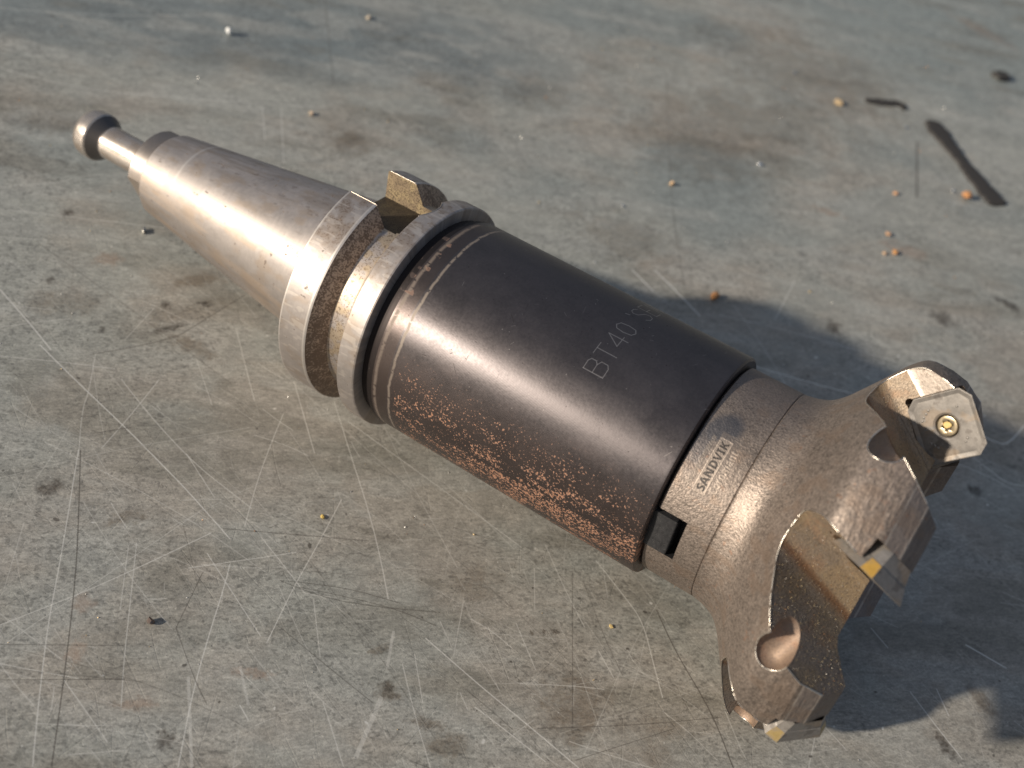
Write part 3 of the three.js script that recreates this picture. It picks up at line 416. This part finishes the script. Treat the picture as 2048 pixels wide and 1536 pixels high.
  const pm = maps(1024, 1024, (u, v, q, i, j) => {
    const n = fbm(u * 10, v * 10, 801, 4, 10), n2 = fbm(u * 4, v * 4, 803, 3, 4), sp = hash(i, j, 5), f = fbm(u * 150, v * 150, 805, 3, 150);
    q.r = 0.255; q.g = 0.213; q.b = 0.178; const k = 0.74 + 0.4 * n + 1.1 * (f - 0.5); q.r *= k; q.g *= k; q.b *= k;
    mix3(q, 0.30, 0.225, 0.14, 0.55 * sstep(0.40, 0.66, n2)); mix3(q, 0.25, 0.135, 0.075, 0.35 * sstep(0.60, 0.78, n)); mix3(q, 0.05, 0.045, 0.05, 0.55 * sstep(0.6, 0.72, f));
    if (sp > 0.985) mix3(q, 0.50, 0.41, 0.27, 0.7); q.ro = 0.55 + 0.2 * (n - 0.5) - (sp > 0.985 ? 0.2 : 0); q.me = 0.42; q.h = 0.5 + 0.7 * (f - 0.5) + (sp > 0.985 ? 0.2 : 0);
  }, THREE.RepeatWrapping, THREE.RepeatWrapping);
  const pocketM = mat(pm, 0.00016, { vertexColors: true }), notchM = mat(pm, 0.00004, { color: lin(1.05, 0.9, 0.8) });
  const seatMat = new THREE.MeshStandardMaterial({ color: lin(0.24, 0.18, 0.13), metalness: 0.6, roughness: 0.5 }), slotMat = new THREE.MeshStandardMaterial({ color: lin(0.03, 0.03, 0.032), metalness: 0.5, roughness: 0.5 });
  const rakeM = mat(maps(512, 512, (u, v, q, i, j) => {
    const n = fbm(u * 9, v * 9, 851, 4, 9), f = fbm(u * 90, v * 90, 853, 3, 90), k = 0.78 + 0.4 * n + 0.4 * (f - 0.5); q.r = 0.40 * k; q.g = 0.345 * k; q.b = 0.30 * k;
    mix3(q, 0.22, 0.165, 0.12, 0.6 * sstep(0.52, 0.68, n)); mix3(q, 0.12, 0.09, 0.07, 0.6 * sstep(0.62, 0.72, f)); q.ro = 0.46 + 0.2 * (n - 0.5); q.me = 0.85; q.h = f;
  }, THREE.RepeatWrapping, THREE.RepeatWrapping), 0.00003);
  const nB = V3(0.5926, 0.6587, -0.4636).normalize();
  const tint = (g, k) => {                                           // dusty floor, rust gathered in the corner, a darker grey tone on the back of the next tooth
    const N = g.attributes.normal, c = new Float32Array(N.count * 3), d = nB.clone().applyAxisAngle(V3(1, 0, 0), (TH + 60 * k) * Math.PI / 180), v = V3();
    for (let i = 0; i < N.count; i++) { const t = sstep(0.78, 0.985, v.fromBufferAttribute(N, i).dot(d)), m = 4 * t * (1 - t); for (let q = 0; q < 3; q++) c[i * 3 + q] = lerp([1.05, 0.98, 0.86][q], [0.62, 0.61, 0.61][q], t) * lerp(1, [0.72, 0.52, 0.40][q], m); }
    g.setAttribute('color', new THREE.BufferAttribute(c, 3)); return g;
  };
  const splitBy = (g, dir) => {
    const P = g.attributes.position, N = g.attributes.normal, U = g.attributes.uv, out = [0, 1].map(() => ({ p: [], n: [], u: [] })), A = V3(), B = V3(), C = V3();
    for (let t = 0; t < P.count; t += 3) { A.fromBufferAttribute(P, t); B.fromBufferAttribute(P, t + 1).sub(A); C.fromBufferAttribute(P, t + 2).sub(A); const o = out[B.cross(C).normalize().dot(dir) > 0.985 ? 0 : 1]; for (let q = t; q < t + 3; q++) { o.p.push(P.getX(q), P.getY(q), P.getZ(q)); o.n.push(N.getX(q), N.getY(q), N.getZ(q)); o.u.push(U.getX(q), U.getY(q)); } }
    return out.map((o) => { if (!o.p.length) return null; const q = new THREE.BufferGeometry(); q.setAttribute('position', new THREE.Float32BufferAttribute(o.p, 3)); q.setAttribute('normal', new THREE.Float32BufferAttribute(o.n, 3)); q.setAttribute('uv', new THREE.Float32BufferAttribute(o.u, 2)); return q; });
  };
  const edgeM = new THREE.MeshStandardMaterial({ color: lin(0.72, 0.66, 0.58), metalness: 1, roughness: 0.35 });
  const cb = part('cutter_body', o.cutter_body, bodyM, tool);
  for (const i of [0, 1]) part('key_slot', o['key_slot' + i], slotMat, cb);
  const rOf = (P) => Math.hypot(P.y, P.z), prR = (x) => { let i = 3; while (i < k1 - 1 && prof[i + 1][0] < x) i++; return lerp(prof[i][1], prof[i + 1][1], (x - prof[i][0]) / (prof[i + 1][0] - prof[i][0])); }, onSkin = (P) => Math.abs(rOf(P) - prR(P.x)) < 0.12;
  for (let k = 0; k < 6; k++) {
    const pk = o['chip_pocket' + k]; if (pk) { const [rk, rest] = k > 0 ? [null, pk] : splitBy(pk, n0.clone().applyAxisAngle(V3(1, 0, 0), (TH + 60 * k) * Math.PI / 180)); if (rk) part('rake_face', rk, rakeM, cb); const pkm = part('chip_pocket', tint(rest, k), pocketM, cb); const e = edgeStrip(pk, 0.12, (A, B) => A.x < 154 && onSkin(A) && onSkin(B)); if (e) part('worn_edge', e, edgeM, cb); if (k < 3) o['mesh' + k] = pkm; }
    const nt = o['screw_notch' + k]; if (nt) { part('screw_notch', nt, notchM, cb); const e = edgeStrip(nt, 0.12, (A, B) => onSkin(A) && onSkin(B)); if (e) part('worn_edge', e, edgeM, cb); }
    if (o['insert_seat' + k]) part('insert_seat', o['insert_seat' + k], seatMat, cb);
  }
  // metal dust lying in the pockets that face up
  const fleck = new THREE.IcosahedronGeometry(0.00007, 0).scale(1.5, 0.5, 1), dm = new THREE.MeshStandardMaterial({ color: 0xffffff, metalness: 0.8, roughness: 0.45 }), RR = rng(5), count = 2600, im = new THREE.InstancedMesh(fleck, dm, count), M4 = new THREE.Matrix4(), p = V3(), n = V3(), q = new THREE.Quaternion();
  const sam = [0, 1].map((k) => new MeshSurfaceSampler(o['mesh' + k]).setRandomGenerator(RR).build());
  for (let i = 0; i < count; i++) { sam[i < 500 ? 0 : 1].sample(p, n); q.setFromEuler(new THREE.Euler(RR() * 6, RR() * 6, RR() * 6)); const s = 0.35 + RR() * RR() * 1.2; M4.compose(p.addScaledVector(n, 0.00003), q, V3(s, s, s)); im.setMatrixAt(i, M4); const t = RR(); im.setColorAt(i, t < 0.5 ? lin(0.50, 0.39, 0.22) : t < 0.85 ? lin(0.48, 0.44, 0.38) : lin(0.36, 0.19, 0.09)); }
  im.name = 'metal_dust'; im.userData.kind = 'stuff'; im.castShadow = im.receiveShadow = true; cb.add(im);
}
{ // driving keys
  const km = maps(256, 256, (u, v, o, i, j) => { const s = hash(i, j, 9), f = fbm(u * 20, v * 20, 91, 3, 20); o.r = o.g = 0.022 + 0.02 * f; o.b = 0.024 + 0.02 * f; if (s > 0.994) mix3(o, 0.4, 0.36, 0.32, 0.8); o.ro = 0.42 + 0.2 * f; o.me = 0.3; o.h = f; }, THREE.RepeatWrapping, THREE.RepeatWrapping);
  const m = mat(km, 0.00001);
  for (const az of [119.4, 299.4]) {
    const s = new THREE.Shape(); s.moveTo(-4.6, 0); s.lineTo(4.6, 0); s.lineTo(4.6, 6.5); s.lineTo(-4.6, 6.5);
    const g = new THREE.ExtrudeGeometry(s, { depth: 5.9, bevelEnabled: true, bevelSize: 0.5, bevelThickness: 0.5, bevelSegments: 3 }).rotateY(Math.PI / 2).translate(105.7, 19.6, 0);
    part('driving_key', rotAz(boxUV(toCreasedNormals(g, 0.5), 12), az), m, tool);
  }
}
{ // cutting inserts: square with cut corners, chip breaker, stepped flanks, clamp screw
  const oct = (s, c) => [[s - c, s], [s, s - c], [s, -s + c], [s - c, -s], [-s + c, -s], [-s, -s + c], [-s, s - c], [-s + c, s]];
  const ringPts = (s, c, per = 10) => { const o = oct(s, c), r = []; for (let i = 0; i < 8; i++) { const A = o[i], B = o[(i + 1) % 8]; for (let k = 0; k < per; k++) r.push([lerp(A[0], B[0], k / per), lerp(A[1], B[1], k / per)]); } return r; };
  const circ = (rad, like) => like.map(([x, y]) => { const l = Math.hypot(x, y); return [x / l * rad, y / l * rad]; });
  const base = ringPts(IS, IC), layers = [];
  const push = (r, z) => layers.push(r.map(([x, y]) => [x, y, z]));
  push(ringPts(IS - 2.7, IC - 0.8), -IT); push(ringPts(IS - 1.55, IC - 0.5), -3.05); push(ringPts(IS - 1.36, IC - 0.45), -2.9); push(base, 0); push(ringPts(IS - 0.16, IC - 0.05), 0.02); push(ringPts(IS - 1.0, IC - 0.45), -0.22); push(ringPts(IS - 1.5, IC - 0.7), -0.18);
  push(circ(2.95, base), -0.18); push(circ(2.55, base), -0.42); push(circ(2.3, base), -1.6); push(circ(0.01, base), -1.6);
  const strip = (l0, l1, keep) => { const P = [], n = base.length; for (let L = l0; L < l1; L++) for (let i = 0; i < n; i++) { const k = (i + 1) % n, A = layers[L][i], B = layers[L][k], C = layers[L + 1][i], D = layers[L + 1][k]; if (keep && !keep(Math.floor(i / 10))) continue; P.push(...A, ...C, ...B, ...B, ...C, ...D); } return P; };
  const geo = (P) => { const g = new THREE.BufferGeometry(); g.setAttribute('position', new THREE.Float32BufferAttribute(P, 3)); g.computeVertexNormals(); return boxUV(toCreasedNormals(g, 0.30), 14); };
  const isCorner = (e) => e % 2 === 0, shell = geo([...strip(0, 2), ...strip(2, 3, (e) => !isCorner(e)), ...strip(3, layers.length - 1)]), gold = geo(strip(2, 3, isCorner));
  const dots = []; for (const [p, q] of [[-2.8, 4.1], [-3.5, 3.45], [-4.2, 2.8], [-4.8, 2.15], [-4.4, -2.8], [-3.8, -3.4], [-3.2, -4.0], [3.5, -3.2], [2.9, -3.8], [3.4, 3.6]]) dots.push(new THREE.SphereGeometry(0.32, 10, 6).scale(1, 1, 0.6).translate(p, q, -0.2));
  const strip2 = (g) => { const h = g.index ? g.toNonIndexed() : g; return h; };
  const top = mergeGeometries([shell, ...dots.map(strip2)]);
  const im = (warm) => mat(maps(256, 256, (u, v, o, i, j) => {
    const n = fbm(u * 7, v * 7, 901, 4, 7), f = fbm(u * 60, v * 60, 903, 3, 60), k = 0.72 + 0.5 * n + 0.3 * (f - 0.5); o.r = (warm ? 0.58 : 0.255) * k; o.g = (warm ? 0.34 : 0.235) * k; o.b = (warm ? 0.07 : 0.215) * k;
    if (!warm) { mix3(o, 0.10, 0.085, 0.075, 0.6 * sstep(0.58, 0.72, n)); mix3(o, 0.34, 0.24, 0.15, 0.35 * sstep(0.5, 0.7, fbm(u * 5, v * 5, 905, 3, 5))); } o.ro = 0.46 + 0.24 * (n - 0.5); o.me = warm ? 0.3 : 0.4; o.h = f; if (warm) mix3(o, 0.30, 0.22, 0.12, 0.45 * sstep(0.5, 0.68, n));
  }, THREE.RepeatWrapping, THREE.RepeatWrapping), 0.00001);
  const grey = im(false), goldM = im(true), wornM = im(true); wornM.color = lin(0.62, 0.78, 1.6);
  const star = new THREE.Path(); for (let i = 0; i <= 72; i++) { const t = i / 72 * 2 * Math.PI, r = 1.22 + 0.2 * Math.cos(6 * t); i ? star.lineTo(r * Math.cos(t), r * Math.sin(t)) : star.moveTo(r * Math.cos(t), r * Math.sin(t)); }
  const hs = new THREE.Shape(); hs.absarc(0, 0, 1.98, 0, Math.PI * 2); hs.holes.push(star);
  const screw = boxUV(toCreasedNormals(new THREE.ExtrudeGeometry(hs, { depth: 1.0, bevelEnabled: true, bevelSize: 0.16, bevelThickness: 0.16, bevelSegments: 2, curveSegments: 36 }).translate(0, 0, -1.62), 0.6), 6);
  const screwM = new THREE.MeshStandardMaterial({ color: lin(0.56, 0.46, 0.31), metalness: 0.9, roughness: 0.38 });
  const R = rng(44), dustPts = []; for (let i = 0; i < 40; i++) { const t = R() * 6.28, r = Math.sqrt(R()) * 1.05; dustPts.push(V3(r * Math.cos(t), r * Math.sin(t) * 0.8 + 0.18, -0.95 + R() * 0.42)); }
  const dust = new ConvexGeometry(dustPts), dustM = new THREE.MeshStandardMaterial({ color: lin(0.66, 0.49, 0.20), metalness: 0.2, roughness: 0.75 });
  for (let k = 0; k < 6; k++) {
    const M = new THREE.Matrix4().makeRotationX((TH + 60 * k) * Math.PI / 180).multiply(seatM), put = (g) => g.clone().applyMatrix4(M);
    const ins = part('cutting_insert', put(top), grey, tool);
    part('coated_flank', put(gold), k === 1 ? goldM : wornM, ins); part('clamp_screw', put(screw), screwM, ins); part('packed_dust', put(dust), dustM, ins);
  }
}

// ------------------------------------------------------------------ crumbs and slivers lying on the bench (mm)
function crumb(name, label, category, [x, z], size, col, seed, o = {}) {
  const R = rng(seed), pts = []; for (let i = 0; i < 26; i++) { const v = V3(R() - 0.5, R() - 0.5, R() - 0.5).normalize().multiplyScalar(0.38 + R() * 0.16); pts.push(V3(v.x * size[0], v.y * size[1], v.z * size[2])); }
  let g = toCreasedNormals(new ConvexGeometry(pts), 0.35); g.computeBoundingBox(); g.translate(0, -g.boundingBox.min.y - size[1] * 0.04, 0); g.rotateY(o.turn ?? R() * 6); g.scale(MM, MM, MM);
  const m = add(name, g, new THREE.MeshPhysicalMaterial({ color: lin(...col), roughness: o.ro ?? 0.8, metalness: o.me ?? 0 }), scene);
  m.position.set(x * MM, 0, z * MM); m.userData = { label, category }; if (o.group) m.userData.group = o.group; return m;
}
const OR = [0.46, 0.22, 0.09], TN2 = [0.50, 0.37, 0.22], WH = [0.80, 0.80, 0.78], GR = [0.45, 0.44, 0.42];
crumb('rust_crumb', 'orange rust crumb beside the dark holder body at the edge of its shadow', 'rust crumb', [70.3, -54.0], [4.0, 2.6, 3.0], OR, 101);
crumb('rust_crumb', 'orange rust crumb beside the lower part of the long dark sliver', 'rust crumb', [191.1, -143.0], [4.6, 3.4, 4.4], OR, 102);
crumb('tan_crumb', 'pale tan crumb next to the end of the short dark sliver', 'crumb', [147.1, -198.8], [4.6, 2.6, 4.6], TN2, 103);
crumb('tan_crumb', 'small round tan crumb on open bench above the engraved body', 'crumb', [61.5, -115.1], [2.2, 2, 2.2], [0.62, 0.42, 0.24], 104);
crumb('bright_chip', 'bright metal chip twinkling alone on the open bench', 'metal chip', [100.6, -139.3], [2.4, 1.4, 1.8], [0.85, 0.84, 0.82], 105, { me: 1, ro: 0.22 });
crumb('white_chip', 'white chip standing on the blue grey band behind the pull stud', 'white chip', [-110.7, -161.3], [2.6, 3.8, 2.6], WH, 106, { ro: 0.5 });
crumb('tan_crumb', 'tan crumb near the back of the bench, farthest crumb from the taper', 'crumb', [-60, -193.2], [2.6, 1.8, 2.6], [0.50, 0.42, 0.32], 107);
crumb('tan_crumb', 'tan crumb on the bench just behind the smooth taper', 'crumb', [-74.1, -118.7], [2.0, 1.5, 2.4], [0.55, 0.42, 0.30], 108);
crumb('pebble', 'dark glinting grit grain lying among long scratches in front', 'grit grain', [-84.2, 91.3], [1.9, 1.7, 2.2], [0.16, 0.12, 0.10], 109, { me: 0.4, ro: 0.35 });
crumb('yellow_flake', 'yellow flake on scratched bench below the rusty flange side', 'flake', [-49.4, 56.4], [1.1, 0.7, 1.6], [0.50, 0.36, 0.10], 110);
crumb('yellow_flake', 'yellow flake on the bench beside the flared cutter', 'flake', [25.4, 78.7], [1.5, 0.7, 1.2], [0.56, 0.42, 0.18], 111);
crumb('orange_grain', 'orange grain beside the thin dark line left of the long sliver', 'orange grain', [158.2, -136.5], [2.2, 1.4, 2.4], [0.50, 0.27, 0.14], 112);
crumb('orange_grain', 'orange grain at the back of the row of grains above the cutter', 'orange grain', [147.6, -107.7], [2.2, 1.4, 2.6], [0.45, 0.27, 0.16], 113);
crumb('orange_grain', 'orange grain touching its twin in the row above the cutter', 'orange grain', [147.5, -96.7], [2.6, 1.6, 2.8], [0.52, 0.26, 0.10], 114);
crumb('orange_grain', 'paler orange grain on the outer side of its twin above the cutter', 'orange grain', [143.1, -95.3], [1.6, 1.2, 1.8], [0.48, 0.32, 0.20], 115);
crumb('bright_chip', 'bright chip on the bench just behind the dark holder body', 'metal chip', [41.0, -96.4], [1.5, 0.8, 1.2], [0.8, 0.78, 0.74], 116, { me: 1, ro: 0.25 });
crumb('bright_chip', 'bright chip beside the big brown stain at the back', 'metal chip', [129.9, -217.6], [1.6, 0.9, 1.3], [0.8, 0.78, 0.74], 117, { me: 1, ro: 0.25 });
crumb('bright_chip', 'bright chip between the two dark slivers', 'metal chip', [176.9, -188.9], [2.0, 1.0, 1.5], [0.8, 0.78, 0.74], 118, { me: 1, ro: 0.25 });
crumb('bright_chip', 'bright chip close beside the middle of the long dark sliver', 'metal chip', [186.4, -146.1], [2.0, 1.0, 1.5], [0.8, 0.78, 0.74], 119, { me: 1, ro: 0.25 });
crumb('bright_chip', 'bright chip farthest back on the bench, on a brown patch', 'metal chip', [62.7, -214.6], [1.8, 1, 1.4], [0.8, 0.78, 0.74], 120, { me: 1, ro: 0.25 });
crumb('dark_lump', 'dark lump in the far corner of the bench beyond the slivers', 'dark lump', [243.4, -253.5], [12, 3.6, 9], [0.03, 0.028, 0.026], 121, { turn: 0.4 });
crumb('metal_burr', 'small raised steel burr on the bench beside the narrow end of the taper', 'metal burr', [-115.3, -41.4], [1.4, 1.6, 3.4], [0.42, 0.40, 0.36], 122, { me: 0.6, ro: 0.45, turn: 0.1 });
function sliver(name, label, pts, widths, h, seed) {                     // a flat splinter along pts (mm), lying on the bench
  const R = rng(seed), cv = new THREE.CatmullRomCurve3(pts.map(([x, z]) => V3(x, 0, z))), n = 34, P = [], I = [], org = pts[0];
  for (let i = 0; i <= n; i++) {
    const t = i / n, p = cv.getPoint(t), d = cv.getTangent(t), s = V3(-d.z, 0, d.x), k = t * (widths.length - 1), q = Math.min(widths.length - 2, Math.floor(k)), w = lerp(widths[q], widths[q + 1], k - q) * (0.85 + 0.3 * R());
    for (const [a, y] of [[-0.5, 0], [-0.42, 0.75], [0.05, 1], [0.43, 0.7], [0.5, 0]]) { const e = i === 0 || i === n ? 0.55 : 1; P.push(p.x - org[0] + s.x * w * a * e, y * h * e * (0.8 + 0.4 * R()), p.z - org[1] + s.z * w * a * e); }
    if (i) for (let k2 = 0; k2 < 5; k2++) { const a = (i - 1) * 5 + k2, b = (i - 1) * 5 + (k2 + 1) % 5; I.push(a, a + 5, b, b, a + 5, b + 5); }
  }
  for (const s of [0, n * 5]) for (let k = 1; k < 4; k++) s ? I.push(s, s + k + 1, s + k) : I.push(s, s + k, s + k + 1);
  let g = new THREE.BufferGeometry(); g.setAttribute('position', new THREE.Float32BufferAttribute(P, 3)); g.setIndex(I); g = toCreasedNormals(g.toNonIndexed(), 0.6); g.scale(MM, MM, MM);
  const m = add(name, g, new THREE.MeshStandardMaterial({ color: lin(0.028, 0.025, 0.023), roughness: 0.75, side: THREE.DoubleSide }), scene); m.position.set(org[0] * MM, 0, org[1] * MM);
  m.userData = { label, category: 'sliver' };
}
sliver('dark_sliver', 'long dark sliver widening to one end, lying beyond the cutter', [[191.5, -199], [194.5, -184], [198.5, -167], [202.5, -152], [206, -141.5]], [8, 11, 6.5, 6.5, 9, 10.5, 8.5], 1.3, 1);
sliver('dark_sliver', 'short dark bent sliver beside the pale tan crumb', [[161.5, -205.6], [171, -207], [179, -208], [180.5, -204.6]], [3, 5, 4.2, 4.6, 3.4], 1.0, 2);
{ // fine bright swarf specks all over
  const R = rng(77), n = 420, im = new THREE.InstancedMesh(new THREE.IcosahedronGeometry(0.00025, 0).scale(1.4, 0.5, 1), new THREE.MeshStandardMaterial({ color: 0xffffff, metalness: 0.7, roughness: 0.4 }), n), M = new THREE.Matrix4(), q = new THREE.Quaternion();
  for (let i = 0; i < n; i++) { const far = R() < 0.6, x = far ? lerp(-190, 290, R()) : lerp(-150, 130, R()), z = far ? lerp(-330, -60, Math.pow(R(), 0.7)) : lerp(-60, 120, R()), s = 0.3 + R() * R() * (far ? 1.9 : 0.8); q.setFromEuler(new THREE.Euler(R() * 6, R() * 6, R() * 6)); M.compose(V3(x * MM, 0.00008, z * MM), q, V3(s, s, s)); im.setMatrixAt(i, M); const t = R(); im.setColorAt(i, t < 0.6 ? lin(0.7, 0.68, 0.64) : t < 0.85 ? lin(0.6, 0.46, 0.26) : lin(0.5, 0.25, 0.1)); }
  im.name = 'swarf_specks'; im.castShadow = im.receiveShadow = true; im.userData = { kind: 'stuff', label: 'fine bright metal specks scattered over the bench', category: 'swarf' }; scene.add(im);
}
renderer.render(scene, camera);
